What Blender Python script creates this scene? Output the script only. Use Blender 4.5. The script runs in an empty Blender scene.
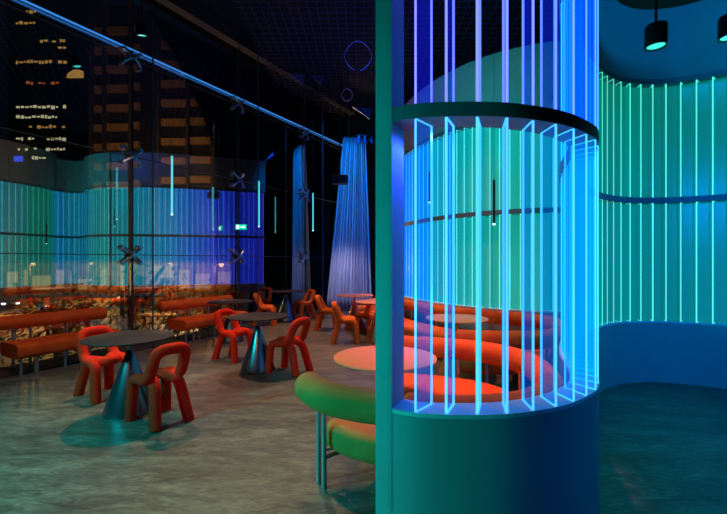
import bpy, bmesh, math, random
from mathutils import Vector, Matrix
random.seed(7)
C = bpy.context.scene.collection
sc = bpy.context.scene
V = Vector

# ------------------------------------------------------------------ materials
def mat(name, col=(.5,.5,.5), rough=.5, metal=0.0, emit=None, estr=0.0, sheen=0.0, coat=0.0, spec=None):
    m = bpy.data.materials.new(name); m.use_nodes = True
    b = m.node_tree.nodes['Principled BSDF']
    b.inputs['Base Color'].default_value = (*col, 1)
    b.inputs['Roughness'].default_value = rough
    b.inputs['Metallic'].default_value = metal
    if spec is not None: b.inputs['Specular IOR Level'].default_value = spec
    if coat: b.inputs['Coat Weight'].default_value = coat; b.inputs['Coat Roughness'].default_value = .12
    if sheen:
        b.inputs['Sheen Weight'].default_value = sheen
        b.inputs['Sheen Tint'].default_value = (*col, 1)
    if emit:
        b.inputs['Emission Color'].default_value = (*emit, 1)
        b.inputs['Emission Strength'].default_value = estr
    return m

def noise_mat(name, c1, c2, scale=5, detail=6, rough=.5, stretch=(1,1,1), bump=0.0, r2=None, contrast=(.35,.65), **k):
    m = mat(name, c1, rough, **k); nt = m.node_tree; N = nt.nodes; L = nt.links
    b = N['Principled BSDF']
    tc = N.new('ShaderNodeTexCoord'); mp = N.new('ShaderNodeMapping'); no = N.new('ShaderNodeTexNoise'); cr = N.new('ShaderNodeValToRGB')
    mp.inputs['Scale'].default_value = stretch
    no.inputs['Scale'].default_value = scale; no.inputs['Detail'].default_value = detail; no.inputs['Distortion'].default_value = .6
    cr.color_ramp.elements[0].position = contrast[0]; cr.color_ramp.elements[1].position = contrast[1]
    cr.color_ramp.elements[0].color = (*c1,1); cr.color_ramp.elements[1].color = (*c2,1)
    L.new(tc.outputs['Object'], mp.inputs[0]); L.new(mp.outputs[0], no.inputs['Vector'])
    L.new(no.outputs['Fac'], cr.inputs[0]); L.new(cr.outputs[0], b.inputs['Base Color'])
    if bump:
        bu = N.new('ShaderNodeBump'); bu.inputs['Strength'].default_value = bump; bu.inputs['Distance'].default_value = .02
        L.new(no.outputs['Fac'], bu.inputs['Height']); L.new(bu.outputs[0], b.inputs['Normal'])
    return m

def floor_mat():
    m = mat('stone_plank_floor', (.3,.25,.2), .38); nt = m.node_tree; N = nt.nodes; L = nt.links
    b = N['Principled BSDF']
    tc = N.new('ShaderNodeTexCoord'); mp = N.new('ShaderNodeMapping'); mp.inputs['Rotation'].default_value = (0,0,math.radians(12)); mp.inputs['Scale'].default_value = (1,3.2,1)
    n1 = N.new('ShaderNodeTexNoise'); n1.inputs['Scale'].default_value = 1.5; n1.inputs['Detail'].default_value = 9; n1.inputs['Roughness'].default_value = .68; n1.inputs['Distortion'].default_value = 1.2
    n2 = N.new('ShaderNodeTexNoise'); n2.inputs['Scale'].default_value = 7; n2.inputs['Detail'].default_value = 8; n2.inputs['Distortion'].default_value = 1.8
    br = N.new('ShaderNodeTexBrick'); br.inputs['Scale'].default_value = 1.0; br.inputs['Brick Width'].default_value = 1.3; br.inputs['Row Height'].default_value = .22
    br.inputs['Mortar Size'].default_value = .003; br.inputs['Color1'].default_value = (.8,.8,.8,1); br.inputs['Color2'].default_value = (1.1,1.1,1.1,1); br.inputs['Mortar'].default_value = (.6,.6,.6,1)
    mp2 = N.new('ShaderNodeMapping'); mp2.inputs['Rotation'].default_value = (0,0,math.radians(12))
    cr = N.new('ShaderNodeValToRGB'); e = cr.color_ramp.elements
    e[0].position = .36; e[0].color = (.045,.036,.03,1); e[1].position = .66; e[1].color = (.27,.205,.145,1)
    mid = cr.color_ramp.elements.new(.5); mid.color = (.125,.094,.07,1)
    mx = N.new('ShaderNodeMixRGB'); mx.blend_type = 'MULTIPLY'; mx.inputs[0].default_value = .8
    add = N.new('ShaderNodeMath'); add.operation = 'MULTIPLY_ADD'; add.inputs[1].default_value = .4
    sub = N.new('ShaderNodeMath'); sub.operation = 'MULTIPLY'; sub.inputs[1].default_value = .6
    L.new(tc.outputs['Object'], mp.inputs[0]); L.new(tc.outputs['Object'], mp2.inputs[0])
    L.new(mp.outputs[0], n1.inputs['Vector']); L.new(mp.outputs[0], n2.inputs['Vector']); L.new(mp2.outputs[0], br.inputs['Vector'])
    L.new(n1.outputs['Fac'], sub.inputs[0]); L.new(n2.outputs['Fac'], add.inputs[0]); L.new(sub.outputs[0], add.inputs[2])
    L.new(add.outputs[0], cr.inputs[0]); L.new(cr.outputs[0], mx.inputs[1]); L.new(br.outputs['Color'], mx.inputs[2])
    L.new(mx.outputs[0], b.inputs['Base Color'])
    bu = N.new('ShaderNodeBump'); bu.inputs['Strength'].default_value = .25; bu.inputs['Distance'].default_value = .01
    L.new(add.outputs[0], bu.inputs['Height']); L.new(bu.outputs[0], b.inputs['Normal'])
    return m

def glass_mat(name, tint, refl, rough=0.0):
    m = bpy.data.materials.new(name); m.use_nodes = True; nt = m.node_tree; N = nt.nodes; L = nt.links
    N.remove(N['Principled BSDF'])
    t = N.new('ShaderNodeBsdfTransparent'); t.inputs[0].default_value = (*tint,1)
    g = N.new('ShaderNodeBsdfGlossy'); g.inputs['Roughness'].default_value = rough; g.inputs[0].default_value = (.95,.97,1,1)
    mx = N.new('ShaderNodeMixShader')
    f = N.new('ShaderNodeFresnel'); f.inputs[0].default_value = 1.5
    ma = N.new('ShaderNodeMath'); ma.operation = 'ADD'; ma.use_clamp = True; ma.inputs[1].default_value = refl
    L.new(f.outputs[0], ma.inputs[0]); L.new(ma.outputs[0], mx.inputs[0])
    L.new(t.outputs[0], mx.inputs[1]); L.new(g.outputs[0], mx.inputs[2])
    L.new(mx.outputs[0], N['Material Output'].inputs[0])
    return m

def acrylic_face():
    # light-carrying acrylic: clear sheet with a faint glow of the colour it carries (object colour)
    m = bpy.data.materials.new('lit_acrylic_face'); m.use_nodes = True; nt = m.node_tree; N = nt.nodes; L = nt.links
    N.remove(N['Principled BSDF'])
    oi = N.new('ShaderNodeObjectInfo')
    t = N.new('ShaderNodeBsdfTransparent'); t.inputs[0].default_value = (.60,.82,.94,1)
    ga = N.new('ShaderNodeGamma'); ga.inputs[1].default_value = 2.2; L.new(oi.outputs['Color'], ga.inputs[0])
    e = N.new('ShaderNodeEmission'); e.inputs[1].default_value = FACE
    L.new(ga.outputs[0], e.inputs[0])
    g = N.new('ShaderNodeBsdfGlossy'); g.inputs['Roughness'].default_value = .03
    mx = N.new('ShaderNodeMixShader'); mx.inputs[0].default_value = 0; ad = N.new('ShaderNodeAddShader')
    L.new(t.outputs[0], mx.inputs[1]); L.new(g.outputs[0], mx.inputs[2])
    L.new(mx.outputs[0], ad.inputs[0]); L.new(e.outputs[0], ad.inputs[1])
    L.new(ad.outputs[0], N['Material Output'].inputs[0])
    m.cycles.emission_sampling = 'NONE'
    return m
def acrylic_edge():
    m = bpy.data.materials.new('lit_acrylic_edge'); m.use_nodes = True; nt = m.node_tree; N = nt.nodes; L = nt.links
    b = N['Principled BSDF']; oi = N.new('ShaderNodeObjectInfo')
    mxx = N.new('ShaderNodeMixRGB'); mxx.inputs[0].default_value = .06; mxx.inputs[2].default_value = (1,1,1,1)
    L.new(oi.outputs['Color'], mxx.inputs[1])
    L.new(mxx.outputs[0], b.inputs['Emission Color']); b.inputs['Emission Strength'].default_value = EDGE
    b.inputs['Base Color'].default_value = (.3,.3,.3,1); b.inputs['Roughness'].default_value = .2
    return m

def back_panel_mat():  # wall behind the fins; their light on it is added as its own glow
    m = bpy.data.materials.new('added_glow_panel'); m.use_nodes = True; nt = m.node_tree; b = nt.nodes['Principled BSDF']
    oi = nt.nodes.new('ShaderNodeObjectInfo'); nt.links.new(oi.outputs['Color'], b.inputs['Emission Color']); b.inputs['Emission Strength'].default_value = 1
    b.inputs['Base Color'].default_value = (.15,.2,.22,1); b.inputs['Roughness'].default_value = .3; return m
FACE = .17; EDGE = 1.6
M = {}
M['floor'] = floor_mat()
M['ceiling'] = mat('black_ceiling', (.008,.008,.014), .8)
M['paint'] = noise_mat('smooth_painted_wall', (.33,.33,.34), (.37,.37,.38), scale=2, rough=.6)
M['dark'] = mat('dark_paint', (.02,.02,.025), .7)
M['sill'] = noise_mat('white_sill', (.70,.68,.70), (.78,.76,.78), scale=14, rough=.4)
M['rail'] = mat('painted_rail', (.13,.17,.21), .5)
M['green_lit_velvet'] = noise_mat('green_lit_velvet', (.44,.165,.03), (.56,.215,.042), scale=5, detail=5, rough=.85, bump=.15, sheen=.2, contrast=(.3,.7))  # orange velvet with the green light on it partly put into the colour
M['orange_velvet'] = noise_mat('orange_velvet', (.68,.085,.014), (.84,.15,.024), scale=5, detail=5, rough=.85, bump=.15, spec=.2, sheen=.1, contrast=(.3,.7))
M['warm_lit_fabric'] = noise_mat('warm_lit_fabric', (.85,.13,.02), (.92,.17,.028), scale=60, rough=.9, bump=.1, spec=.15)  # same chair fabric, warm light on the far chairs put into the colour
M['red_fabric'] = noise_mat('red_fabric', (.74,.020,.006), (.82,.030,.008), scale=60, rough=.9, bump=.1, spec=.12)
M['steel'] = mat('painted_steel', (.35,.42,.45), .35, .7)
M['dark_top'] = noise_mat('dark_tabletop', (.024,.014,.016), (.034,.020,.022), scale=9, rough=.6, spec=.15)
M['orange_top'] = mat('orange_tabletop', (.95,.27,.075), .38)
M['orange_base'] = mat('orange_lacquer', (.85,.16,.05), .28, .25)
M['cone'] = mat('dark_polished_cone', (.13,.17,.20), .26, .9)
M['black'] = mat('black_metal', (.012,.012,.016), .4, .3)
M['seal'] = mat('dark_seal', (.03,.03,.05), .5)
M['chrome'] = mat('brushed_fitting', (.35,.42,.55), .3, 1)
M['glass'] = glass_mat('window_glass', (.82,.84,.84), .27)
M['fin_glass'] = glass_mat('fin_glass', (.90,.92,.93), .0)
for n_ in M['fin_glass'].node_tree.nodes:
    if n_.type == 'FRESNEL': n_.inputs[0].default_value = 1.04
M['face'] = acrylic_face(); M['panel'] = back_panel_mat(); M['edge'] = acrylic_edge()
M['strip'] = mat('blue_light_strip', (.1,.1,.1), .5, emit=(.04,.30,.95), estr=.75)
M['tube'] = mat('lit_tube', (.1,.1,.1), .5, emit=(.10,.72,.85), estr=1.0)
M['lens'] = mat('lamp_lens', (.1,.1,.1), .3, emit=(.05,.8,.65), estr=1.3)
M['tip'] = mat('lamp_tip', (.3,.3,.3), .3, emit=(.6,.9,.9), estr=2)
M['curtain'] = noise_mat('pale_curtain', (.60,.60,.66), (.72,.72,.78), scale=4, rough=.85, stretch=(1,1,.2), sheen=.3)
M['mesh'] = mat('ceiling_mesh', (.05,.05,.12), .5, .4)
M['bluepanel'] = mat('blue_reflector', (.12,.2,.6), .35, .6)

# ------------------------------------------------------------------ objects
def link(name, bm, m, parent=None, smooth=True, angle=.6):
    me = bpy.data.meshes.new(name)
    bmesh.ops.recalc_face_normals(bm, faces=bm.faces)
    bm.to_mesh(me); bm.free()
    ms = m if isinstance(m, (list, tuple)) else [m]
    for x in ms: me.materials.append(x)
    if smooth:
        for p in me.polygons: p.use_smooth = True
        me.set_sharp_from_angle(angle=angle)
    o = bpy.data.objects.new(name, me); C.objects.link(o)
    if parent: o.parent = parent
    return o
def tag(o, label=None, cat=None, group=None, kind=None):
    if label: o['label'] = label
    if cat: o['category'] = cat
    if group: o['group'] = group
    if kind: o['kind'] = kind
    return o
def empty(name, loc=(0,0,0), rz=0, **k):
    o = bpy.data.objects.new(name, None); C.objects.link(o); o.empty_display_size = .1
    o.location = loc; o.rotation_euler = (0,0,rz); tag(o, **k); return o
def copy_tree(o, loc=None, rz=None, **k):
    r = o.copy(); C.objects.link(r)
    for ch in list(o.children):
        c = ch.copy(); C.objects.link(c); c.parent = r
        for g in ch.children:
            d = g.copy(); C.objects.link(d); d.parent = c
    if loc is not None: r.location = loc
    if rz is not None: r.rotation_euler = (0,0,rz)
    tag(r, **k); return r

def box(bm, c, s, rz=0, mi=0):
    m = Matrix.Translation(c) @ Matrix.Rotation(rz,4,'Z') @ Matrix.Diagonal((*s,1))
    r = bmesh.ops.create_cube(bm, size=1, matrix=m)
    if mi:
        for v in r['verts']:
            for f in v.link_faces: f.material_index = mi
    return r['verts']
def bevel(bm, w, seg=2):
    bmesh.ops.bevel(bm, geom=bm.edges[:], offset=w, segments=seg, affect='EDGES', profile=.6)
def lathe(bm, prof, c=(0,0,0), n=48):
    rings = []
    for r, z in prof:
        if r < 1e-5: rings.append([bm.verts.new((c[0], c[1], c[2]+z))])
        else: rings.append([bm.verts.new((c[0]+r*math.cos(2*math.pi*i/n), c[1]+r*math.sin(2*math.pi*i/n), c[2]+z)) for i in range(n)])
    for a, b in zip(rings, rings[1:]):
        if len(a) == 1 and len(b) == 1: continue
        for i in range(n):
            j = (i+1) % n
            if len(a) == 1: bm.faces.new((a[0], b[i], b[j]))
            elif len(b) == 1: bm.faces.new((a[i], a[j], b[0]))
            else: bm.faces.new((a[i], a[j], b[j], b[i]))
def fillet(pts, r, n=6):
    out = [V(pts[0])]
    for i in range(1, len(pts)-1):
        p0, p, p1 = V(pts[i-1]), V(pts[i]), V(pts[i+1])
        a = (p0-p); b = (p1-p); d = min(r, a.length*.48, b.length*.48)
        A = p + a.normalized()*d; B = p + b.normalized()*d
        for k in range(n+1):
            t = k/n; out.append((1-t)**2*A + 2*t*(1-t)*p + t*t*B)
    out.append(V(pts[-1])); return out
def sweep_tube(bm, pts, r, n=16, cap=0.0, flat=None):
    pts = [V(p) for p in pts]
    T = []
    for i in range(len(pts)):
        a = pts[max(i-1,0)]; b = pts[min(i+1,len(pts)-1)]; T.append((b-a).normalized())
    P = list(pts); R = [r]*len(P)
    if cap > 0:   # rounded ends
        pre = []; k = 5
        for j in range(k):
            a = math.pi/2*(j)/k
            pre.append((pts[0]-T[0]*cap*math.cos(a), r*max(.02, math.sin(a)), T[0]))
        post = []
        for j in range(k-1,-1,-1):
            a = math.pi/2*(j)/k
            post.append((pts[-1]+T[-1]*cap*math.cos(a), r*max(.02, math.sin(a)), T[-1]))
        P = [x[0] for x in pre]+P+[x[0] for x in post]; R = [x[1] for x in pre]+R+[x[1] for x in post]
        T = [x[2] for x in pre]+T+[x[2] for x in post]
    up = V((0,0,1)) if abs(T[0].z) < .9 else V((1,0,0))
    u = T[0].cross(up).normalized(); rings = []
    for p, rr, t in zip(P, R, T):
        u = (u - t*u.dot(t)).normalized(); w = t.cross(u)
        rings.append([bm.verts.new(p + rr*(math.cos(2*math.pi*i/n)*u + math.sin(2*math.pi*i/n)*w)) for i in range(n)])
    for a, b in zip(rings, rings[1:]):
        for i in range(n):
            j = (i+1)%n; bm.faces.new((a[i], a[j], b[j], b[i]))
    bm.faces.new(rings[0][::-1]); bm.faces.new(rings[-1])
    return rings
def spline(pts, step=.08):
    pts = [V((p[0], p[1])) for p in pts]; out = []
    Q = [2*pts[0]-pts[1]] + pts + [2*pts[-1]-pts[-2]]
    for i in range(1, len(Q)-2):
        p0, p1, p2, p3 = Q[i-1:i+3]
        n = max(2, int((p2-p1).length/.02))
        for k in range(n):
            t = k/n
            out.append(.5*((2*p1)+(-p0+p2)*t+(2*p0-5*p1+4*p2-p3)*t*t+(-p0+3*p1-3*p2+p3)*t**3))
    out.append(pts[-1])
    res = [out[0]]; acc = 0
    L = sum((b-a).length for a, b in zip(out, out[1:])); n = max(2, round(L/step)); st = L/n; nxt = st
    for a, b in zip(out, out[1:]):
        l = (b-a).length
        while acc + l >= nxt - 1e-9 and len(res) < n:
            res.append(a + (b-a)*((nxt-acc)/l)); nxt += st
        acc += l
    res.append(out[-1]); return res
def normals(pts):
    out = []
    for i in range(len(pts)):
        t = (pts[min(i+1,len(pts)-1)] - pts[max(i-1,0)]).normalized(); out.append(V((-t.y, t.x)))
    return out
def strip(bm, pts, d0, d1, z0, z1, rnd=0.0, mats=(0,0)):
    # cross-section (rounded rectangle) swept along a plan curve, offset d0..d1 to its left
    nn = normals(pts); prof = []
    if rnd:
        for (cx, cz, a0) in ((d1-rnd, z1-rnd, 0), (d0+rnd, z1-rnd, 90), (d0+rnd, z0+rnd, 180), (d1-rnd, z0+rnd, 270)):
            for k in range(5):
                a = math.radians(a0 + 90*k/4); prof.append((cx+rnd*math.cos(a), cz+rnd*math.sin(a)))
    else: prof = [(d1,z1),(d0,z1),(d0,z0),(d1,z0)]
    rings = [[bm.verts.new((p.x+n.x*d, p.y+n.y*d, z)) for d, z in prof] for p, n in zip(pts, nn)]
    m = len(prof)
    for a, b in zip(rings, rings[1:]):
        for i in range(m):
            f = bm.faces.new((a[i], a[(i+1)%m], b[(i+1)%m], b[i]))
            if mats[1] and not rnd and i == 0: f.material_index = mats[1]
    bm.faces.new(rings[0]); bm.faces.new(rings[-1][::-1])

# ------------------------------------------------------------------ camera
EYE = 1.48
cam_d = bpy.data.cameras.new('camera'); cam = bpy.data.objects.new('camera', cam_d); C.objects.link(cam)
cam.location = (0,0,EYE); cam.rotation_euler = (math.pi/2,0,0)
cam_d.lens = 400/727*36; cam_d.sensor_width = 36; cam_d.shift_y = 3/727; cam_d.clip_end = 500
sc.camera = cam

# ------------------------------------------------------------------ room shell
G0 = V((-4.09, 7.03)); GD = V((.579, 1)); GU = GD.normalized(); GN = V((GU.y, -GU.x))   # glass line, direction, normal into the room
def gp(s, off=0): return G0 + GD*s + GN*off
CH = 6.55
SB = 6.27; SA = -10.45
a = gp(SB, .0); b_ = gp(SA, .0)
poly = [(b_.x, b_.y), (8, b_.y), (8, a.y), (a.x, a.y)]
def slab(name, poly, z0, z1, m):
    bm = bmesh.new(); lo = [bm.verts.new((x,y,z0)) for x,y in poly]; hi = [bm.verts.new((x,y,z1)) for x,y in poly]
    bm.faces.new(lo[::-1]); bm.faces.new(hi); n = len(poly)
    for i in range(n): bm.faces.new((lo[i], lo[(i+1)%n], hi[(i+1)%n], hi[i]))
    return link(name, bm, m, smooth=False)
tag(slab('floor', poly, -.3, 0, M['floor']), kind='structure')
tag(slab('ceiling', poly, CH, CH+.3, M['ceiling']), kind='structure')
bm = bmesh.new(); box(bm, ((a.x+8)/2, a.y+.1, CH/2), (8-a.x, .2, CH)); tag(link('wall_back', bm, M['dark'], smooth=False), kind='structure')
bm = bmesh.new(); box(bm, (8.1, (a.y+b_.y)/2, CH/2), (.2, a.y-b_.y, CH)); tag(link('wall_right', bm, M['dark'], smooth=False), kind='structure')
bm = bmesh.new(); box(bm, ((b_.x+8)/2, b_.y-.1, CH/2), (8-b_.x, .2, CH)); tag(link('wall_front', bm, M['dark'], smooth=False), kind='structure')
# black strip on the floor along the glass
bm = bmesh.new(); strip(bm, [gp(SA), gp(SB)], -.62, -.02, 0, .012); tag(link('floor_strip_1', bm, M['dark'], smooth=False), kind='structure')

# glass wall, bay by bay: pane, structural glass fin, spider fittings, joint seals
bay = 2.09
RZ = math.atan2(GU.y, GU.x)
def make_bay():
    w = empty('window_1', kind='structure')
    Lb = bay*GD.length
    bm = bmesh.new(); box(bm, (Lb/2, .006, CH/2), (Lb-.012, .012, CH)); link('pane', bm, M['glass'], w, smooth=False)
    bm = bmesh.new(); box(bm, (0, -.35, CH/2), (.019, .58, CH)); link('glass_fin', bm, M['fin_glass'], w, smooth=False)
    bm = bmesh.new(); box(bm, (0, -.648, CH/2), (.024, .012, CH)); box(bm, (0, -.045, CH/2), (.024, .03, CH)); link('fin_edge', bm, M['seal'], w, smooth=False)
    for z in (1.57, 3.30, 5.03):
        bm = bmesh.new(); box(bm, (Lb/2, -.004, z), (Lb-.03, .008, .014)); link('joint_seal', bm, M['seal'], w, smooth=False)
        bm = bmesh.new()
        for sx in (-1,1):
            for sz in (-1,1):
                sweep_tube(bm, fillet([(0,-.10,z), (sx*.05,-.09,z+sz*.05), (sx*.15,-.045,z+sz*.13)], .04, 3), .021, 8)
                sweep_tube(bm, [(sx*.15,-.06,z+sz*.13), (sx*.15,-.008,z+sz*.13)], .042, 12)
        sweep_tube(bm, [(0,-.14,z), (0,-.07,z)], .035, 12)
        link('spider_fitting', bm, M['chrome'], w)
    return w
w0 = make_bay(); k = 0
for i in range(8):
    s = SA + bay*i
    p = gp(s)
    o = w0 if i == 0 else copy_tree(w0)
    o.name = 'window_%d' % (i+1); o.location = (p.x, p.y, 0); o.rotation_euler = (0,0,RZ); o['kind'] = 'structure'

# blue LED line at the head of the glass
bm = bmesh.new(); A = gp(SA+.1, .05); B = gp(SB-.1, .05)
sweep_tube(bm, [(A.x,A.y,5.16), (B.x,B.y,5.16)], .016, 8)
tag(link('light_strip', bm, M['strip']), 'long thin blue light line running along the upper glass wall', 'light strip')
bm = bmesh.new()
strip(bm, [gp(SA+.1), gp(SB-.1)], -.30, -.10, CH-.32, CH-.02); tag(link('trim_2', bm, noise_mat('bronze_beam', (.03,.022,.02), (.05,.035,.025), scale=2), smooth=False), kind='structure')

# ------------------------------------------------------------------ lit fin screens
Z0, ZM0, ZM1, ZT = .74, 2.168, 2.237, 3.61
TH = .16
A_pts = [(.064,2.045),(.1225,2.0),(.253,1.935),(.387,1.915),(.537,1.91),(.684,1.92),(.82,1.955),(.967,2.01),(1.108,2.09),(1.257,2.21),(1.354,2.31),
         (1.47,2.50),(1.585,2.78),(1.72,3.15),(1.95,3.6),(2.24,4.03),(2.58,4.40),(2.84,4.63),(3.11,4.78),(3.39,4.84),(3.72,4.81),(4.16,4.58),(4.8,4.15),(5.5,3.8)]
B_pts = [(.36,10.7),(.55,9.4),(.82,8.15),(1.1,7.3),(1.45,6.65),(1.88,6.17),(2.3,5.9),(2.65,5.76),(3.0,5.74),(3.28,5.56),(3.36,5.28),(3.2,5.02)]
def lerp(a, b, t): return tuple(a[i]*(1-t)+b[i]*t for i in range(3))
def ramp(stops, t):
    for (t0,c0),(t1,c1) in zip(stops, stops[1:]):
        if t <= t1: return lerp(c0, c1, max(0,(t-t0)/(t1-t0)))
    return stops[-1][1]
def fin_mesh(h):
    bm = bmesh.new(); vs = box(bm, (0, TH/2, h/2), (.013, TH-.012, h))
    for f in bm.faces:
        f.normal_update()
        f.material_index = 0 if abs(f.normal.x) > .5 else 1
    me = bpy.data.meshes.new('acrylic_fin'); bm.to_mesh(me); bm.free()
    me.materials.append(M['face']); me.materials.append(M['edge']); return me
lo_mesh = fin_mesh(ZM0-Z0-.004); hi_mesh = fin_mesh(ZT-ZM1-.004)

def polyline_at(pts, d):
    acc = 0
    for a, b in zip(pts, pts[1:]):
        l = (b-a).length
        if acc+l >= d:
            t = (b-a)/l; return a + t*(d-acc), t
        acc += l
    return pts[-1], (pts[-1]-pts[-2]).normalized()
def plen(pts): return sum((b-a).length for a, b in zip(pts, pts[1:]))

def screen(pts2, side, wall_name, label, spacing, start, colfn, end=0.02, colhi=None, panel_from=0, panel_k=.5, louvre=0, pd=TH*.5):
    # side +1: thickness goes to the left of travel
    pts = spline(pts2, .06)
    d0, d1 = (0, TH) if side > 0 else (-TH, 0)
    bm = bmesh.new(); strip(bm, pts, d0, d1, 0, Z0-.02); tag(link(wall_name, bm, M['paint'], angle=.5), kind='structure')
    t = empty('fin_screen', (pts[0].x, pts[0].y, 0)); tag(t, label, 'light screen')
    def part(name, z0, z1, m, e=0):
        bm = bmesh.new(); strip(bm, pts, d0-e, d1+e, z0, z1)
        for v in bm.verts: v.co.x -= pts[0].x; v.co.y -= pts[0].y
        return link(name, bm, m, t, angle=.5)
    part('sill', Z0-.02, Z0, M['sill']); part('middle_rail', ZM0, ZM1, M['rail']); part('top_rail', ZT, ZT+.06, M['rail'])
    L = plen(pts); n = int((L-start-end)/spacing); i = 0
    while True:
        d = start + i*spacing
        if d > L-end: break
        p, tg = polyline_at(pts, d)
        q0, t0 = polyline_at(pts, max(0,d-.05)); q1, t1 = polyline_at(pts, min(L,d+.05))
        tg = (t0+tg+t1).normalized()
        rz = math.atan2(tg.y, tg.x) + louvre
        for z, me in ((Z0, lo_mesh), (ZM1, hi_mesh)):
            o = bpy.data.objects.new('acrylic_fin', me); C.objects.link(o); o.parent = t
            o.location = (p.x-pts[0].x, p.y-pts[0].y, z+.002); o.rotation_euler = (0,0,rz)
            c = (colhi if (z > 2 and colhi) else colfn)(d/L, p); v = random.uniform(.85,1.15)
            o.color = (c[0]*v, c[1]*v, c[2]*v, 1)
            if d >= panel_from:
                bm = bmesh.new(); h = (ZM0-Z0 if z < 2 else ZT-ZM1)
                ps = [polyline_at(pts, min(L, d+spacing*k/3))[0] for k in range(4)]
                strip(bm, ps, pd, pd+.012, z, z+h)
                for vv in bm.verts: vv.co.x -= pts[0].x; vv.co.y -= pts[0].y
                o = link('added_glow_panel', bm, M['panel'], t, smooth=False); v = random.uniform(.93,1.07)*panel_k  # added glowing backing in place of a fin-lit wall
                g = 1.25; o.color = (c[0]**g*v, c[1]**g*v, c[2]**g*v, 1)
        i += 1
    return pts
def colA(t, p):
    return ramp([(0,(.01,.42,1)),(.10,(.01,.42,1)),(.18,(.01,.55,1)),(.25,(.01,.75,1)),(.33,(.01,.82,.88)),(.45,(.01,.7,.65)),(.55,(.005,.58,.40)),(.66,(.005,.58,.46)),(.8,(.01,.55,.55)),(1,(.01,.4,.55))], t)
def colAh(t, p):
    return ramp([(0,(.16,.14,1)),(.10,(.12,.17,1)),(.2,(.03,.28,1)),(.27,(.01,.62,1)),(.33,(.01,.75,.9)),(.5,(.01,.60,.6)),(.55,(.005,.58,.35)),(.66,(.005,.58,.42)),(.8,(.01,.55,.50)),(1,(.01,.4,.55))], t)
def colB(t, p):
    return ramp([(0,(.05,.06,1)),(.2,(.02,.13,1)),(.30,(.01,.30,1)),(.38,(.01,.50,.95)),(.48,(.005,.60,.82)),(.56,(.005,.62,.66)),(.66,(.003,.58,.50)),(.8,(.003,.54,.44)),(.88,(.005,.46,.5)),(1,(.005,.40,.75))], t)
_ap = spline(A_pts, .06); PA = plen([p for i, p in enumerate(_ap) if i <= max(j for j, q in enumerate(_ap) if q.x < 1.75)])
Apts = screen(A_pts, +1, 'wall_screen_front', 'curved screen of glowing blue and green acrylic fins on the nearest low wall', .148, .215, colA, colhi=colAh, panel_from=PA, panel_k=.30, louvre=math.radians(-22), pd=TH*.62)
Bpts = screen(B_pts, +1, 'wall_screen_back', 'farther fin screen, blue to green, rising behind the curved booth seats', .148, .06, colB, panel_k=.58, pd=TH*.8)
# end post of the nearest screen, full height
bm = bmesh.new(); strip(bm, spline([(.064,2.045),(.1225,2.0),(.142,1.99)], .02), -.004, TH+.004, 0, CH); 
tag(link('trim_3', bm, M['paint'], smooth=False), kind='structure')
# bulkheads over the screens
sub = [p for p in Apts if p.x > 2.0]
bm = bmesh.new(); strip(bm, sub, 0, TH, ZT+.06, 4.75); tag(link('wall_bulkhead_right', bm, M['paint'], angle=.5), kind='structure')
bm = bmesh.new(); strip(bm, Bpts, 0, TH, ZT+.06, 4.62); tag(link('wall_bulkhead_booth', bm, M['paint'], angle=.5), kind='structure')
# dark rounded ceiling canopy above the corridor
bm = bmesh.new(); pts = []
for k in range(41):
    a = math.pi*k/40; pts.append((2.78+.62*math.cos(a), 3.30+.60*math.sin(a)))
poly = [(5.2,1.0),(5.2,2.4),(3.4,3.0)] + pts + [(2.16,2.5),(2.0,1.0)]
o = slab('ceiling_canopy', poly, 3.92, 4.05, M['ceiling']); tag(o, kind='structure')
for q in ((2.3,1.5),(4.8,1.5),(2.7,3.2)): pass
bm = bmesh.new()
for x, y in ((2.3,1.5),(4.9,1.5),(2.78,3.2)): sweep_tube(bm, [(x,y,4.05),(x,y,CH)], .012, 8)
r = link('hanger_rod', bm, M['black'], o)

# ------------------------------------------------------------------ tables
def make_table(name, top_m, base_m, label, cat='table'):
    t = empty(name); tag(t, label, cat)
    bm = bmesh.new(); lathe(bm, [(0,.712),(.385,.712),(.397,.716),(.40,.722),(.397,.728),(.39,.73),(0,.73)], n=72); link('tabletop', bm, top_m, t)
    bm = bmesh.new(); lathe(bm, [(0,.712),(.145,.712),(.14,.705),(.03,.665),(.022,.652),(.022,.60),(0,.60)]); link('neck', bm, base_m, t)
    bm = bmesh.new(); lathe(bm, [(0,.60),(.024,.60),(.032,.585),(.225,.03),(.228,.012),(.226,0),(0,0)], n=64); link('cone_base', bm, base_m, t)
    return t
dt = make_table('pedestal_table', M['dark_top'], M['cone'], 'dark round cone pedestal table nearest the camera, between two red chairs')
dt.location = (-2.29, 3.92, 0)
copy_tree(dt, (-1.42,5.38,0), 0, label='second dark cone pedestal table, standing between two red chairs mid-room')
copy_tree(dt, (-2.42,7.3,0), 0, label='dark cone pedestal table beside the right end of the farther straight bench')
copy_tree(dt, (-1.88,9.7,0), 0, label='farthest dark pedestal table, by the glass between two orange-lit chairs')
ot = make_table('pedestal_table', M['orange_top'], M['orange_base'], 'large orange round table partly hidden by the teal post')
ot.location = (.167,3.12,0)
copy_tree(ot, (-.19,8.57,0), 0, label='orange cone pedestal table in front of the curtain')
copy_tree(ot, (.255,7.3,0), 0, label='orange cone pedestal table cut off by the post, beside an orange-lit chair')
copy_tree(ot, (1.21,5.2,0), 0, label='pinkish orange round table inside the booth, seen through the fins, against the far curved bench')

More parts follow.
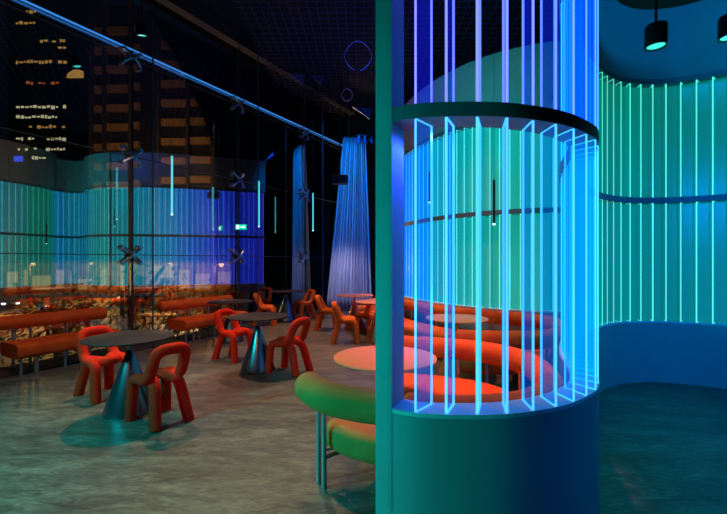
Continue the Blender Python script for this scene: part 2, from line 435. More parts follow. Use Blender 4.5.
# ------------------------------------------------------------------ looped tube chairs
def make_chair(label):
    t = empty('tube_chair'); tag(t, label, 'chair', 'tube chairs around the tables')
    r = .050
    bm = bmesh.new()
    p = [(-.165,-.20,0),(-.155,-.165,.395),(-.150,.10,.395),(-.140,.225,.685),(.140,.225,.685),(.150,.10,.40),(.155,-.165,.395),(.165,-.20,0)]
    sweep_tube(bm, fillet(p, .095, 8), r, 20); link('front_frame', bm, M['red_fabric'], t)
    bm = bmesh.new()
    p = [(-.155,.235,0),(-.11,.135,.392),(-.052,-.14,.398),(.052,-.14,.398),(.11,.135,.392),(.155,.235,0)]
    sweep_tube(bm, fillet(p, .10, 8), r, 20); link('rear_frame', bm, M['red_fabric'], t)
    return t
def yaw(fx, fy): return math.atan2(fy, fx) + math.pi/2      # chair faces local -Y
def make_warm_lit(o):
    for c in o.children: c.data = warm_lit_data[c.data.name]
warm_lit_data = {}
ch = make_chair('red tube chair nearest the camera, right of the nearest dark table')
ch.location = (-1.90,3.72,0); ch.rotation_euler = (0,0,yaw(-.81,.58))
for x, y, fx, fy, lab in (
    (-2.84,4.38,.83,-.55,'red tube chair left of the nearest dark table, in front of the bench'),
    (-1.94,6.0,.855,-.52,'red tube chair on the left of the second dark table'),
    (-.995,5.31,-.885,.466,'red tube chair on the right of the second dark table'),
    (-2.24,9.15,.9,.1,'orange-lit tube chair left of the farthest dark table'),
    (-1.50,10.1,-.75,-.66,'orange-lit tube chair right of the farthest dark table, back hoop facing the camera'),
    (-.76,8.55,1,-.1,'orange-lit tube chair seen from the side, left of the curtain-side table'),
    (-.31,7.27,1,0,'orange-lit tube chair seen from the side, left of the table cut off by the post'),
    (.13,8.05,-.5,.85,'orange-lit tube chair half hidden behind the table beside the post')):
    o = copy_tree(ch, (x,y,0), yaw(fx,fy), label=lab)
    if lab.startswith('orange'):
        if not warm_lit_data:
            for c in ch.children:
                d = c.data.copy(); d.materials.clear(); d.materials.append(M['warm_lit_fabric']); warm_lit_data[c.data.name] = d
        make_warm_lit(o)

# ------------------------------------------------------------------ sofas and benches
def add_roll_seat(t, pts, roll_m, seat_d, seat_m, post_ds, leg_ds, ox, oy, r=.098, zr=.632, z0=.22, z1=.405, inner_leg=None, seat_from=0, seat_to=None):
    loc = [V((p.x-ox, p.y-oy)) for p in pts]; nn = normals(loc)
    bm = bmesh.new(); sweep_tube(bm, [(p.x,p.y,zr) for p in loc], r, 24, cap=.05); link('backrest_roll', bm, roll_m, t)
    L = plen(loc); seat_to = seat_to or L
    sp = [polyline_at(loc, seat_from + (seat_to-seat_from)*k/ max(4,int(L/.08)))[0] for k in range(max(4,int(L/.08))+1)]
    bm = bmesh.new(); strip(bm, sp, seat_d[0], seat_d[1], z0, z1, rnd=.06); link('seat', bm, seat_m, t)
    for d in post_ds:
        p, tg = polyline_at(loc, d); n = V((-tg.y, tg.x)); q = p + n*(seat_d[0]*.55)
        bm = bmesh.new(); sweep_tube(bm, [(q.x,q.y,0),(q.x,q.y,zr-r*.5)], .017, 12)
        e = p + n*(seat_d[0]+.12); sweep_tube(bm, [(q.x,q.y,z0-.018),(e.x,e.y,z0-.018)], .014, 10); link('post', bm, M['steel'], t)
    for d in leg_ds:
        p, tg = polyline_at(loc, d); n = V((-tg.y, tg.x)); q = p + n*(seat_d[1]-.08)
        bm = bmesh.new(); sweep_tube(bm, [(q.x,q.y,0),(q.x,q.y,z0+.01)], .017, 12); link('leg', bm, M['steel'], t)

# straight benches along the glass (path runs so that the room is on its left)
def bench(s0, s1, seat0, label):
    a = gp(s1, .235); b = gp(s0, .235)
    pts = [a + (b-a)*k/12 for k in range(13)]; L = (b-a).length
    t = empty('bench', (a.x,a.y,0)); tag(t, label, 'bench', 'straight benches along the glass wall')
    add_roll_seat(t, pts, M['orange_velvet'], (.02,.56), M['orange_velvet'], [.2, L*.35, L*.65, L-.32], [.12,.42,L*.5,L*.72,L-seat0-.22,L-seat0-.06], a.x, a.y, r=.095, zr=.635, seat_from=0, seat_to=L-seat0)
bench(-1.77,-.50,.18,'orange straight bench at the left edge, in front of the street view')
bench(.36,1.72,.10,'orange straight bench farther along the glass, behind the second dark table')

# curved booth sofas
SV = M['orange_velvet']
S1 = spline([(-.37,2.69),(-.28,2.53),(-.13,2.40),(.07,2.31),(.14,2.285)], .05)
t = empty('curved_sofa', (S1[0].x,S1[0].y,0)); tag(t, 'velvet sofa end in front, glowing green, cut off by the teal post', 'sofa')
add_roll_seat(t, S1, M['green_lit_velvet'], (.10,.60), M['green_lit_velvet'], [.045,.15], [.3], S1[0].x, S1[0].y, seat_from=.05)
S1 = spline([(.26,2.255),(.40,2.225),(.60,2.215),(.86,2.27),(1.06,2.40),(1.22,2.62),(1.32,2.95),(1.33,3.30),(1.13,3.66),(.72,3.88),(.40,3.97)], .06)
t = empty('curved_sofa', (S1[0].x,S1[0].y,0)); tag(t, 'red orange curved booth sofa just inside the nearest fins, wrapping around the pink lit table', 'sofa')
L1 = plen(S1)
add_roll_seat(t, S1, SV, (.10,.60), SV, [.3,1.0,1.8,2.5,L1-.75,L1-.45,L1-.12], [.5,1.3,2.2,L1-.3], S1[0].x, S1[0].y)
S2 = spline([(1.03,4.32),(1.5,4.24),(1.95,4.29),(2.22,4.55),(2.42,4.9),(2.52,5.25),(2.42,5.55),(2.17,5.80),(1.80,6.04),(1.36,6.54),(1.0,7.23),(.70,8.1),(.50,9.0),(.42,9.6)], .08)
t = empty('curved_sofa', (S2[0].x,S2[0].y,0)); tag(t, 'long curved orange sofa winding along the farther fin screen', 'sofa')
L2 = plen(S2)
add_roll_seat(t, S2, M['orange_velvet'], (.10,.60), M['orange_velvet'], [.3+.75*k for k in range(int((L2-.4)/.75)+1)], [.5+.9*k for k in range(int((L2-.6)/.9)+1)], S2[0].x, S2[0].y)

# ------------------------------------------------------------------ curtain
bm = bmesh.new(); NX, NZ = 150, 14; rows = []
for j in range(NZ+1):
    z = .004 + 5.02*j/NZ; f = j/NZ
    x0 = -1.09 + .50*f; x1 = .26 - .20*f
    row = []
    for i in range(NX+1):
        u = i/NX; x = x0+(x1-x0)*u
        y = 11.6 + .07*math.sin(u*2*math.pi*13 + .6*math.sin(u*9)) + .03*math.sin(u*2*math.pi*31)
        row.append((bm.verts.new((x,y,z)), bm.verts.new((x,y+.012,z))))
    rows.append(row)
for a, b in zip(rows, rows[1:]):
    for i in range(NX):
        bm.faces.new((a[i][0],a[i+1][0],b[i+1][0],b[i][0])); bm.faces.new((a[i][1],b[i][1],b[i+1][1],a[i+1][1]))
for row in (rows[0], rows[-1]):
    for i in range(NX): bm.faces.new((row[i][0],row[i][1],row[i+1][1],row[i+1][0]))
for a, b in zip(rows, rows[1:]):
    for i in (0, NX): bm.faces.new((a[i][0],b[i][0],b[i][1],a[i][1]))
t = empty('curtain', (0,0,0)); tag(t, 'tall pleated curtain, blue above and pale below, behind the orange tables', 'curtain')
link('drape', bm, M['curtain'], t, angle=3)
bm = bmesh.new(); sweep_tube(bm, [(-.7,11.6,5.05),(.35,11.6,5.05)], .025, 10)
sweep_tube(bm, [(-.2,11.6,5.05),(-.2,11.6,CH)], .012, 8); link('curtain_rail', bm, M['black'], t)

# ------------------------------------------------------------------ hanging lights and fittings
def px(x, y, Y): return V(((x-363.5)/400*Y, Y, EYE-(y-260)/400*Y))
def pendant_tube(x, y0, y1, Y, label, lit=True):
    c = px(x, y1, Y); h = (y1-y0)/400*Y
    t = empty('tube_pendant', c); tag(t, label, 'pendant lamp', 'slender hanging tube lamps')
    bm = bmesh.new(); sweep_tube(bm, [(0,0,.02),(0,0,h)], .016, 12); link('tube', bm, M['tube'] if lit else M['black'], t)
    bm = bmesh.new(); sweep_tube(bm, [(0,0,0),(0,0,.02)], .017, 12); link('lamp_tip', bm, M['tip'], t)
    bm = bmesh.new(); sweep_tube(bm, [(0,0,h),(0,0,CH-c.z)], .0025, 6); link('cord', bm, M['black'], t)
pendant_tube(172,156,215,6.8,'lit cyan tube lamp hanging nearest, above the straight benches')
pendant_tube(259,181,227,8.7,'lit cyan tube lamp hanging beside the second glass rib')
pendant_tube(313,193,231,10.5,'farthest lit cyan tube lamp, hanging left of the curtain')
pendant_tube(494,180,225,5.0,'black tube lamp with a lit tip, above the booth in front of the green fins', False)
pendant_tube(429.5,172,203,6.6,'black tube lamp with a lit tip, above the booth in front of the blue fins', False)

def spot_can(loc, label, h=.19, r=.085, top=None, tilt=0):
    t = empty('can_spotlight', loc); tag(t, label, 'spotlight', 'cylinder spotlights on drop rods')
    bm = bmesh.new(); lathe(bm, [(0,h),(r*.95,h),(r,h-.01),(r,0),(r*.88,0),(r*.85,.03),(0,.035)], n=32); o = link('housing', bm, M['black'], t); o.rotation_euler = (tilt,0,0)
    bm = bmesh.new(); lathe(bm, [(0,.02),(r*.8,.02),(r*.8,.012),(0,.008)], n=24); o2 = link('lens', bm, M['lens'], o)
    bm = bmesh.new(); sweep_tube(bm, [(0,0,h),(0,0,top-loc[2])], .011, 8); link('drop_rod', bm, M['black'], t)
p = px(656, 47, 3.55); spot_can(p, 'black cylinder spotlight hanging in front of the blue bulkhead', top=3.92)
p = px(730, 38, 3.55); spot_can(p, 'black cylinder spotlight cut by the right edge of the view', top=3.92)
p = px(142, 36, 6.2); spot_can(p, 'cylinder spotlight with a teal lens hanging above the blue line', h=.17, r=.075, top=CH, tilt=.25)
# square projector with round lens on a pole
c = px(340, 180, 9.0); t = empty('projector', c); tag(t, 'dark boxy projector with a round lens hanging in front of the curtain', 'projector')
bm = bmesh.new(); box(bm, (0,0,0), (.36,.26,.19)); bevel(bm, .015); link('housing', bm, mat('projector_blue_black', (.03,.03,.07), .4), t)
bm = bmesh.new(); sweep_tube(bm, [(.07,-.11,0),(.07,-.155,0)], .07, 24); link('lens', bm, mat('projector_lens', (.03,.05,.2), .1, .3), t)
bm = bmesh.new(); sweep_tube(bm, [(0,0,.09),(0,0,6.02-c.z)], .014, 8); link('pole', bm, M['black'], t)
# exit sign reflection in the glass, built as a small green glowing box
c = px(241, 227, 8.8); t = empty('exit_reflection', c, RZ*0); tag(t, 'green exit sign reflection by the second glass rib, built as a glowing box', 'exit light')
bm = bmesh.new(); box(bm, (0,0,0), (.24,.035,.115)); bevel(bm, .006); link('box', bm, mat('exit_green', (.02,.3,.15), .4, emit=(.0,.55,.32), estr=1.2), t)
bm = bmesh.new(); box(bm, (-.065,-.021,0), (.055,.008,.075)); box(bm, (.035,-.021,0), (.085,.008,.022))
v = [bm.verts.new(q) for q in ((.065,-.024,.035),(.10,-.024,0),(.065,-.024,-.035),(.065,-.018,.035),(.10,-.018,0),(.065,-.018,-.035))]
bm.faces.new(v[:3]); bm.faces.new(v[3:][::-1])
for i in range(3): bm.faces.new((v[i],v[(i+1)%3],v[3+(i+1)%3],v[3+i]))
link('pictogram', bm, mat('exit_white', (.8,.9,.9), .4, emit=(.5,1,.9), estr=2.0), t, smooth=False)
bm = bmesh.new(); sweep_tube(bm, [(0,0,.06),(0,0,CH-c.z)], .004, 6); link('cord', bm, M['black'], t)

# open mesh ceiling with loops and small blue reflectors
bm = bmesh.new()
for i in range(46): box(bm, (-2.2+i*.17, 8.1, 6.05), (.012,8.6,.02))
for i in range(52): box(bm, (1.6, 3.9+i*.165, 6.03), (7.8,.012,.02))
for x in (-1.9,.9,3.4,5.2):
    for y in (4.5,8.0,12.0): sweep_tube(bm, [(x,y,6.05),(x,y,CH)], .008, 6)
o = link('ceiling_mesh', bm, M['mesh'], smooth=False); tag(o, kind='structure')
def ring_loop(c, R, label, hang):
    t = empty('cable_loop', c); tag(t, label, 'cable')
    bm = bmesh.new(); sweep_tube(bm, [(R*math.cos(a),.04*math.sin(3*a),R*math.sin(a)) for a in [math.radians(-80+ i*12) for i in range(29)]], .010, 8); link('loop', bm, mat('blue_cable', (.15,.2,.7), .4), t)
    bm = bmesh.new(); sweep_tube(bm, [(0,0,R),(0,0,CH-c.z)], .006, 6); link('cord', bm, M['black'], t)
ring_loop(px(347,95,9), .13, 'small coiled cable loop hanging under the dark ceiling', 1)
ring_loop(px(358,56,7), .24, 'larger cable loop hanging under the dark ceiling beside the post', 1)
for (x, y, Y, w, lab) in ((296,78,9.5,.20,'small blue triangular reflector panel high under the ceiling'),(316,79,10,.16,'faint blue reflector panel beside the brighter one'),(362,112,9.2,.22,'blue reflector panel low under the ceiling near the post')):
    c = px(x,y,Y); t = empty('reflector_panel', c); tag(t, lab, 'reflector')
    bm = bmesh.new(); vv = [bm.verts.new(q) for q in ((-w,0,.12),(w,.05,.10),(w*.8,0,-.16),(-w,.02,.12),(w,.07,.10),(w*.8,.02,-.16))]
    bm.faces.new(vv[:3]); bm.faces.new(vv[3:][::-1])
    for i in range(3): bm.faces.new((vv[i],vv[(i+1)%3],vv[3+(i+1)%3],vv[3+i]))
    link('panel', bm, M['bluepanel'], t, smooth=False)
    bm = bmesh.new(); sweep_tube(bm, [(0,.03,.1),(0,.03,CH-c.z)], .005, 6); link('cord', bm, M['black'], t)
# track lights by the curtain head
t = empty('track_light', (0,0,0)); tag(t, 'short track of small spotlights above the curtain head', 'track light')
bm = bmesh.new(); box(bm, (.13,10.8,4.86), (.62,.04,.04)); sweep_tube(bm, [(.13,10.8,4.88),(.13,10.8,CH)], .01, 6); link('track', bm, M['black'], t)
for i in range(4):
    bm = bmesh.new(); x = -.12+i*.17
    sweep_tube(bm, [(x,10.8,4.84),(x,10.78,4.76)], .01, 8); sweep_tube(bm, [(x-.03,10.82,4.74),(x+.03,10.70,4.62)], .04, 14); link('spot_head', bm, M['bluepanel'], t)

# ------------------------------------------------------------------ outside: street and towers at night
GZ = -4.0
M['asphalt'] = noise_mat('asphalt', (.10,.085,.07), (.19,.155,.11), scale=.22, rough=.6)
M['warmwin'] = mat('lit_window', (.2,.2,.2), .5, emit=(1,.52,.12), estr=.7)
M['palewin'] = mat('lit_window_pale', (.2,.2,.2), .5, emit=(.95,.85,.5), estr=1.0)
M['redwin'] = mat('lit_window_red', (.2,.2,.2), .5, emit=(1,.25,.07), estr=.55)
M['bluewin'] = mat('blue_sign', (.2,.2,.2), .5, emit=(.02,.08,1), estr=1.6)
M['shop'] = mat('lit_shopfront', (.2,.2,.2), .5, emit=(1,.60,.18), estr=.42)
M['shopdim'] = mat('dim_shopfront', (.2,.2,.2), .5, emit=(1,.42,.10), estr=.3)
M['concrete'] = noise_mat('tower_concrete', (.05,.05,.05), (.08,.075,.07), scale=.3, rough=.8)
M['spandrel'] = noise_mat('tan_spandrel', (.45,.28,.13), (.55,.34,.16), scale=.5, rough=.8)
M['bark'] = noise_mat('bark', (.07,.05,.03), (.16,.11,.06), scale=6, rough=.9, bump=.5)
M['leaf'] = noise_mat('leaf', (.03,.05,.015), (.10,.11,.03), scale=3, rough=.7)
M['stone'] = noise_mat('pale_stone', (.20,.14,.08), (.36,.27,.16), scale=1.2, rough=.8)
bm = bmesh.new(); pp = [gp(-26,-1.0), gp(60,-1.0), V((-60,160)), V((-190,120)), V((-150,-20))]
vs = [bm.verts.new((p.x,p.y,GZ)) for p in pp]; vs2 = [bm.verts.new((p.x,p.y,GZ-.3)) for p in pp]
bm.faces.new(vs); bm.faces.new(vs2[::-1])
for i in range(5): bm.faces.new((vs[i],vs[(i+1)%5],vs2[(i+1)%5],vs2[i]))
tag(link('street_ground', bm, M['asphalt'], smooth=False), kind='structure')

# office tower with rows of lit windows
Y = 110; c0 = px(8,0,Y); c1 = px(72,0,Y); X0, X1 = c0.x, c1.x
t = empty('office_tower', ((X0+X1)/2, Y+8, GZ)); tag(t, 'tall dark office tower at upper left with rows of lit windows', 'building')
W = X1-X0; bm = bmesh.new(); box(bm, (0,0,42.5), (W,16,85)); 
link('facade', bm, M['dark'], t, smooth=False)
rows = [(12,26,36,0),(23,16,34,0),(41,35,66,0),(48,58,66,0),(62,16,68,0),(83,18,58,2),(107,16,66,1),(117,16,62,1),(127,26,66,0),(139,16,66,1),(149,18,66,1),(158,32,46,1)]
nwin = 0
for (yy, xa, xb, kk) in rows:
    x = xa
    while x < xb and nwin < 98:
        w = random.choice((2.2,3.2,4.2))
        if random.random() < .78:
            hh = random.uniform(1.4,3.4)
            p = px(x+w/2, yy+random.uniform(-.6,.6), Y); bm = bmesh.new(); box(bm, (p.x-(X0+X1)/2, -8.05, p.z-GZ), (w*.275*.85,.12,hh*.275))
            link('window', bm, (M['warmwin'],M['palewin'],M['redwin'])[kk], t, smooth=False); nwin += 1
        x += w + .8
p = px(75,74.5,Y); bm = bmesh.new()
pr = [( -2.2,-1.0),(2.4,-1.0),(2.4,.8),(1.2,1.25),(-.4,1.1),(-1.8,.2)]
v1 = [bm.verts.new((p.x-(X0+X1)/2+x, -8.3, p.z-GZ+z)) for x,z in pr]; v2 = [bm.verts.new((p.x-(X0+X1)/2+x, -8.0, p.z-GZ+z)) for x,z in pr]
bm.faces.new(v1); bm.faces.new(v2[::-1])
for i in range(6): bm.faces.new((v1[i],v1[(i+1)%6],v2[(i+1)%6],v2[i]))
link('lit_crown', bm, M['warmwin'], t, smooth=False)
p = px(19,159,Y); bm = bmesh.new(); box(bm, (p.x-(X0+X1)/2,-8.2,p.z-GZ), (2.4,.3,1.5)); bevel(bm,.1); link('blue_sign', bm, M['bluewin'], t)

# car-park like building with tan floor bands
Y = 70; X0 = px(82,0,Y).x; X1 = px(212,0,Y).x; W = X1-X0
t = empty('parking_building', ((X0+X1)/2, Y+6, GZ)); tag(t, 'dark building with tan horizontal floor bands behind the upper glass', 'building')
bm = bmesh.new(); box(bm, (0,1.5,26), (W,9,52)); link('core', bm, M['dark'], t, smooth=False)
n = 0
for yy in [20+20*i for i in range(9)]:
    for xa, xb, dy in ((86,96,4),(99,123,3),(126,132,1),(155,181,-2),(185,206,-3)):
        p0 = px(xa, yy+dy-28*0, Y); p1 = px(xb, yy+dy, Y)
        bm = bmesh.new(); box(bm, ((p0.x+p1.x)/2-(X0+X1)/2, -3.6, p0.z-GZ), (p1.x-p0.x,.7,1.25)); link('floor_band', bm, M['spandrel'], t, smooth=False)
for xx in (84,97.5,124.5,153,183,209):
    p = px(xx,0,Y); bm = bmesh.new(); box(bm, (p.x-(X0+X1)/2,-3.8,26), (.5,1.4,52)); link('column', bm, M['concrete'], t, smooth=False)
for i in range(16):
    x = random.uniform(158,206); y = random.choice((28,36,47,56,66,98,118,138)); p = px(x,y,Y)
    bm = bmesh.new(); box(bm, (p.x-(X0+X1)/2,-3.1,p.z-GZ), (random.uniform(.15,.5),.2,random.uniform(.2,.6))); link('window', bm, random.choice((M['warmwin'],M['palewin'])), t, smooth=False)

# brown column building behind the right part of the glass
Y = 26; X0 = px(252,0,Y).x; X1 = px(335,0,Y).x; W = X1-X0
t = empty('colonnade_building', ((X0+X1)/2, Y+3, GZ)); tag(t, 'dark facade with brown vertical piers behind the glass, left of the curtain', 'building')
bm = bmesh.new(); box(bm, (0,1,9), (W,4,18)); link('facade', bm, M['dark'], t, smooth=False)
for xx, ww in ((262,7),(275,4),(292,9),(312,5),(325,4)):
    p = px(xx,0,Y); bm = bmesh.new(); box(bm, (p.x-(X0+X1)/2,-1.3,9), (ww/400*Y,.6,18)); link('pier', bm, M['spandrel'], t, smooth=False)

# street-level podium with lit shopfronts
Y = 60
ox = px(110,0,Y).x
t = empty('shop_building', (ox, Y+3, GZ)); tag(t, 'low street building with warm lit shopfronts, across the street beyond the benches', 'building')
bm = bmesh.new(); box(bm, (0,.5,2.7), (60,5,5.4)); link('facade', bm, M['stone'], t, smooth=False)
for xa, xb, ya, yb in ((2,15,272,289),(19,24,270,286),(28,47,276,290),(52,60,270,288),(66,69,272,288),(74,88,279,290),(97,103,268,289),(117,129,262,291),(143,149,272,290),(151,172,266,278),(153,166,281,291),(176,187,270,290),(193,208,274,290),(216,236,272,284),(245,252,270,289)):
    p0 = px(xa,yb,Y); p1 = px(xb,ya,Y); bm = bmesh.new(); box(bm, ((p0.x+p1.x)/2-ox,-2.1,(p0.z+p1.z)/2-GZ), (p1.x-p0.x,.15,p1.z-p0.z)); link('shopfront', bm, random.choice((M['shop'],M['shop'],M['shopdim'])), t, smooth=False)
for xx in (17,26,50,63,71,92,108,134,140,174,190,212,240):
    p = px(xx,0,Y); bm = bmesh.new(); box(bm, (p.x-ox,-2.25,2.7), (.5,.5,5.4)); link('pilaster', bm, M['stone'], t, smooth=False)
bm = bmesh.new(); box(bm, (0,-2.6,5.2), (60,1.4,.4)); link('awning', bm, M['concrete'], t, smooth=False)
# pavement kerb and road paint
bm = bmesh.new()
for k in range(26): box(bm, (px(60,0,30).x-8+k*1.3, 24+k*.45, GZ+.01), (.6,4.2,.02), -.5)
for k in range(14): box(bm, (-44+k*4.2, 47, GZ+.01), (2.4,.18,.02), 0)
tag(link('road_marking', bm, mat('road_paint', (.7,.68,.6), .6), smooth=False), kind='structure')
bm = bmesh.new(); box(bm, (-22,53,GZ+.09), (76,5,.18)); box(bm, (-24,39,GZ+.08), (60,1.6,.16), .06); tag(link('pavement', bm, M['stone'], smooth=False), kind='structure')
# trees at the kerb
def tree(x, Y, h, label, lean, seed):
    random.seed(seed); b = px(x,260,Y); t = empty('street_tree', (b.x, Y, GZ)); tag(t, label, 'tree', 'trees on the pavement outside the glass')
    bm = bmesh.new()
    sweep_tube(bm, fillet([(0,0,0),(lean*.3,0,h*.35),(lean*.5,.1,h*.55),(lean,.2,h)], .5, 5), .17, 10)
    for k in range(6):
        a = k*1.05+seed; z = h*(.42+.08*k)
        sweep_tube(bm, fillet([(lean*.45*z/h*1.6,.05,z),(lean*.5+.7*math.cos(a),.6*math.sin(a),z+.7),(lean*.5+1.5*math.cos(a),1.2*math.sin(a),z+1.6)], .3, 4), .07, 8)
    link('trunk', bm, M['bark'], t)
    bm = bmesh.new()
    for k in range(1500):
        a = random.uniform(0,6.28); rr = 1.9*random.random()**.5; z = h*.72+random.gauss(0,.75)
        c = V((lean*.7+rr*math.cos(a), rr*math.sin(a), z)); n = V((random.gauss(0,1),random.gauss(0,1),random.gauss(0,1))).normalized(); u = n.orthogonal().normalized(); w = n.cross(u); s = random.uniform(.05,.11)
        bm.faces.new([bm.verts.new(c+u*s), bm.verts.new(c+w*s*.5), bm.verts.new(c-u*s), bm.verts.new(c-w*s*.5)])
    link('foliage', bm, M['leaf'], t, smooth=False)
tree(112,14,4.9,'leaning street tree just left of the nearest glass rib', .9, 3)
tree(62,17,3.6,'street tree outside, above the left bench backrest', -.5, 5)
tree(205,18,3.8,'street tree in the dark behind the farther bench', .3, 8)
random.seed(11)
# parked and moving cars (at rest)
def car(x, y, Y, rz, m, label):
    p = px(x,y,Y); t = empty('car', (p.x,Y,GZ), rz); tag(t, label, 'car', 'cars on the street outside')
    bm = bmesh.new()
    prof = [(-2.1,.35),(-2.15,.75),(-1.5,.9),(-.9,1.38),(.7,1.42),(1.4,.98),(2.05,.85),(2.15,.45),(2.0,.3)]
    l = [bm.verts.new((x,-.85,z)) for x,z in prof]; r = [bm.verts.new((x,.85,z)) for x,z in prof]
    bm.faces.new(l); bm.faces.new(r[::-1])
    for i in range(len(prof)): j=(i+1)%len(prof); bm.faces.new((l[i],l[j],r[j],r[i]))
    bevel(bm,.06); link('body', bm, m, t)
    for sx in (-1.3,1.3):
        for sy in (-.8,.8):
            bm = bmesh.new(); sweep_tube(bm, [(sx,sy-.1,.33),(sx,sy+.1,.33)], .33, 18); link('wheel', bm, M['black'], t)
    for sy in (-.6,.6):
        bm = bmesh.new(); box(bm,(2.14,sy,.66),(.08,.32,.14)); link('headlight', bm, M['headlight'], t, smooth=False)
        bm = bmesh.new(); box(bm,(-2.14,sy,.72),(.08,.3,.12)); link('tail_light', bm, M['taillight'], t, smooth=False)
M['headlight'] = mat('headlight',(.5,.5,.5),.2,emit=(.9,.93,1),estr=9); M['taillight'] = mat('taillight',(.4,.02,.02),.2,emit=(1,.03,.01),estr=4)
carm = mat('dark_car_paint',(.03,.04,.07),.25,.5)
car(12,0,46,-.9,carm,'dark car with bright headlights at the far left, beyond the bench')
car(133,0,49,1.2,mat('red_car_paint',(.2,.03,.02),.3,.4),'car with red tail lights beyond the nearest glass rib')
for o in []: pass
car(196,0,44,.1,mat('grey_car_paint',(.15,.15,.16),.3,.4),'grey car on the street behind the farther bench')
car(60,0,36,.15,mat('tan_car_paint',(.3,.2,.1),.3,.4),'tan car on the street just above the left bench backrest')
# street lamps
lampspots = []
for x, Y in ((30,40),(166,42),(88,50),(215,36)):
    b = px(x,260,Y); t = empty('street_lamp', (b.x,Y,GZ)); tag(t, {30:'street lamp beyond the left bench',166:'street lamp right of the nearest glass rib',88:'most distant street lamp, in front of the shops',215:'street lamp behind the farther bench'}[x], 'street lamp')
    bm = bmesh.new(); sweep_tube(bm, fillet([(0,0,0),(0,0,5.0),(.7,-.5,5.25)], .4, 6), .06, 10); link('pole', bm, M['black'], t)
    bm = bmesh.new(); box(bm, (.8,-.56,5.22), (.4,.22,.09), -.6); link('lamp_head', bm, M['black'], t)
    bm = bmesh.new(); box(bm, (.8,-.56,5.165), (.34,.18,.02), -.6); link('bulb', bm, mat('street_lamp_bulb',(.5,.4,.3),.3,emit=(1,.65,.25),estr=4), t)
    lampspots.append((b.x+.8, Y-.56, GZ+5.05))

# ------------------------------------------------------------------ lights
def light(kind, name, loc, target, power, col, size=.25, angle=60, blend=.5):
    d = bpy.data.lights.new(name, kind); d.energy = power; d.color = col
    if kind == 'SPOT': d.spot_size = math.radians(angle); d.spot_blend = blend; d.shadow_soft_size = size
    elif kind == 'AREA': d.shape = 'DISK'; d.size = size
    else: d.shadow_soft_size = size
    o = bpy.data.objects.new(name, d); C.objects.link(o); o.location = loc
    if target is not None: o.rotation_euler = (V(target)-V(loc)).to_track_quat('-Z','Y').to_euler()
    return o
WARM = (1,.66,.38)
light('SPOT','warm_near',(-3.1,5.9,5.4),(-1.7,3.9,0),640,WARM,.06,44,.7)
light('SPOT','warm_mid',(-1.9,7.6,5.6),(-1.0,5.3,0),620,WARM,.06,50,.7)
light('SPOT','warm_far',(-.6,9.4,5.6),(-.2,7.9,0),620,(1,.62,.34),.08,55,.7)
light('SPOT','warm_back',(-2.4,9.2,5.6),(-1.9,9.6,0),300,(1,.66,.4),.08,50,.7)
light('SPOT','warm_bench',(-2.6,3.2,5.6),(-4.0,6.3,.3),300,(1,.55,.32),.1,60,.8)
light('SPOT','warm_bench_far',(-1.6,6.4,5.6),(-3.0,8.2,.4),230,(1,.55,.32),.1,50,.8)
light('SPOT','warm_foreground',(-.9,5.0,5.6),(-.3,2.7,0),240,(1,.62,.36),.06,36,.8)
light('SPOT','warm_fill',(-2.3,-.6,3.8),(-2.0,5.0,.6),150,(1,.38,.2),.5,30,1)
light('SPOT','booth_warm',(.8,4.1,5.9),(.7,3.1,.3),800,(1,.36,.32),.08,24,.8)
light('SPOT','booth_pink',(.8,1.95,5.9),(1.0,3.5,.5),800,(1,.16,.14),.05,19,.6)
light('SPOT','booth_warm_far',(1.0,5.6,5.6),(1.2,5.6,.4),520,(1,.45,.42),.08,50,.7)
light('SPOT','booth_warm_left',(.2,7.4,5.6),(.4,7.4,.4),300,(1,.6,.36),.08,45,.7)
light('SPOT','curtain_blue',(-1.2,9.5,5.9),(-.4,11.6,3.3),900,(.0,.24,1),.15,60,.8)
light('SPOT','curtain_pale',(-.6,10.2,2.6),(-.45,11.6,.2),80,(.8,.68,1),.2,70,.9)
light('SPOT','teal_floor',(-4.6,.9,3.2),(-2.9,2.5,0),1700,(0,.62,.66),.3,75,1)
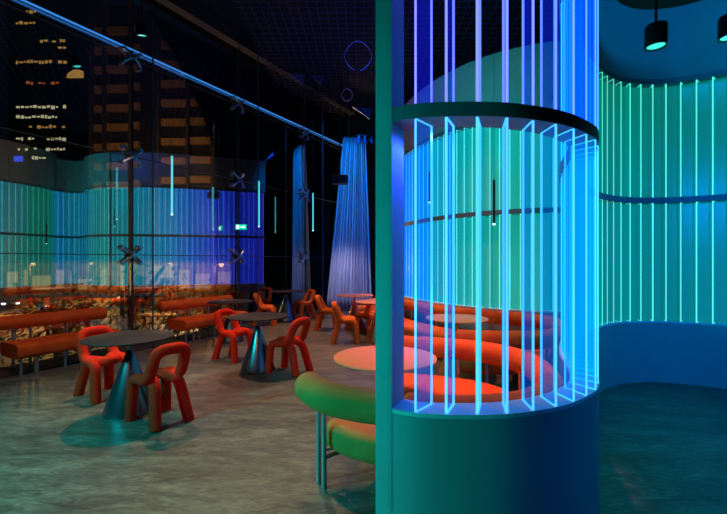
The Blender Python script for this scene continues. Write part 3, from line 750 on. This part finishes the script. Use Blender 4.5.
light('SPOT','green_post',(-2.4,.8,.95),(.0,2.3,1.1),215,(0,.76,.68),.15,85,.8)
light('SPOT','blue_wall',(3.0,.2,2.0),(1.4,2.4,.3),110,(0,.18,.8),.3,46,1)
light('SPOT','corridor_floor',(3.3,3.0,3.8),(2.3,3.0,0),150,(0,.50,.55),.4,80,1)
light('SPOT','corridor_wall',(2.6,1.2,2.6),(3.2,4.8,1.0),420,(0,.20,.9),.4,80,1)
light('SPOT','corridor_wall_high',(3.0,2.2,4.5),(3.2,4.8,4.0),150,(0,.28,.85),.3,130,1)
light('SPOT','added_post_blue',(.36,2.04,2.13),(.16,2.06,1.3),30,(.05,.09,1),.02,150,.6)  # added blue fill for the post's inner face and sill, no fitting there
light('SPOT','added_post_blue_high',(.36,2.04,3.55),(.16,2.06,2.7),16,(.10,.10,1),.02,150,.6)  # same added fill for the upper tier
light('SPOT','bulkhead_teal',(0.6,4.8,3.6),(1.8,6.2,4.3),90,(0,.6,.65),.4,110,1)
light('SPOT','ceiling_blue',(.5,6.5,3.3),(.4,7.5,6.2),100,(.05,.05,1),.3,120,1)
for i, l in enumerate(lampspots): light('POINT','street_glow',l,None,4800,(1,.52,.15),.2)
light('SPOT','building_glow',(-32,52,18),(-36,70,14),4500,(1,.5,.2),1,110,1)
light('POINT','pier_glow',(-4.5,20,3.0),None,2200,(1,.6,.25),.5)

w = bpy.data.worlds.new('night'); sc.world = w; w.use_nodes = True
w.node_tree.nodes['Background'].inputs[0].default_value = (.004,.010,.022,1); w.node_tree.nodes['Background'].inputs[1].default_value = .35

sc.view_settings.view_transform = 'Standard'; sc.view_settings.look = 'None'; sc.view_settings.gamma = 1; sc.view_settings.exposure = 0
sc.view_settings.use_curve_mapping = False
cy = sc.cycles
cy.max_bounces = 10; cy.transparent_max_bounces = 96; cy.diffuse_bounces = 3; cy.glossy_bounces = 5; cy.transmission_bounces = 4
cy.use_denoising = True; cy.denoiser = 'OPENIMAGEDENOISE'; cy.sample_clamp_indirect = 4; cy.caustics_reflective = False; cy.caustics_refractive = False
cy.use_light_tree = True
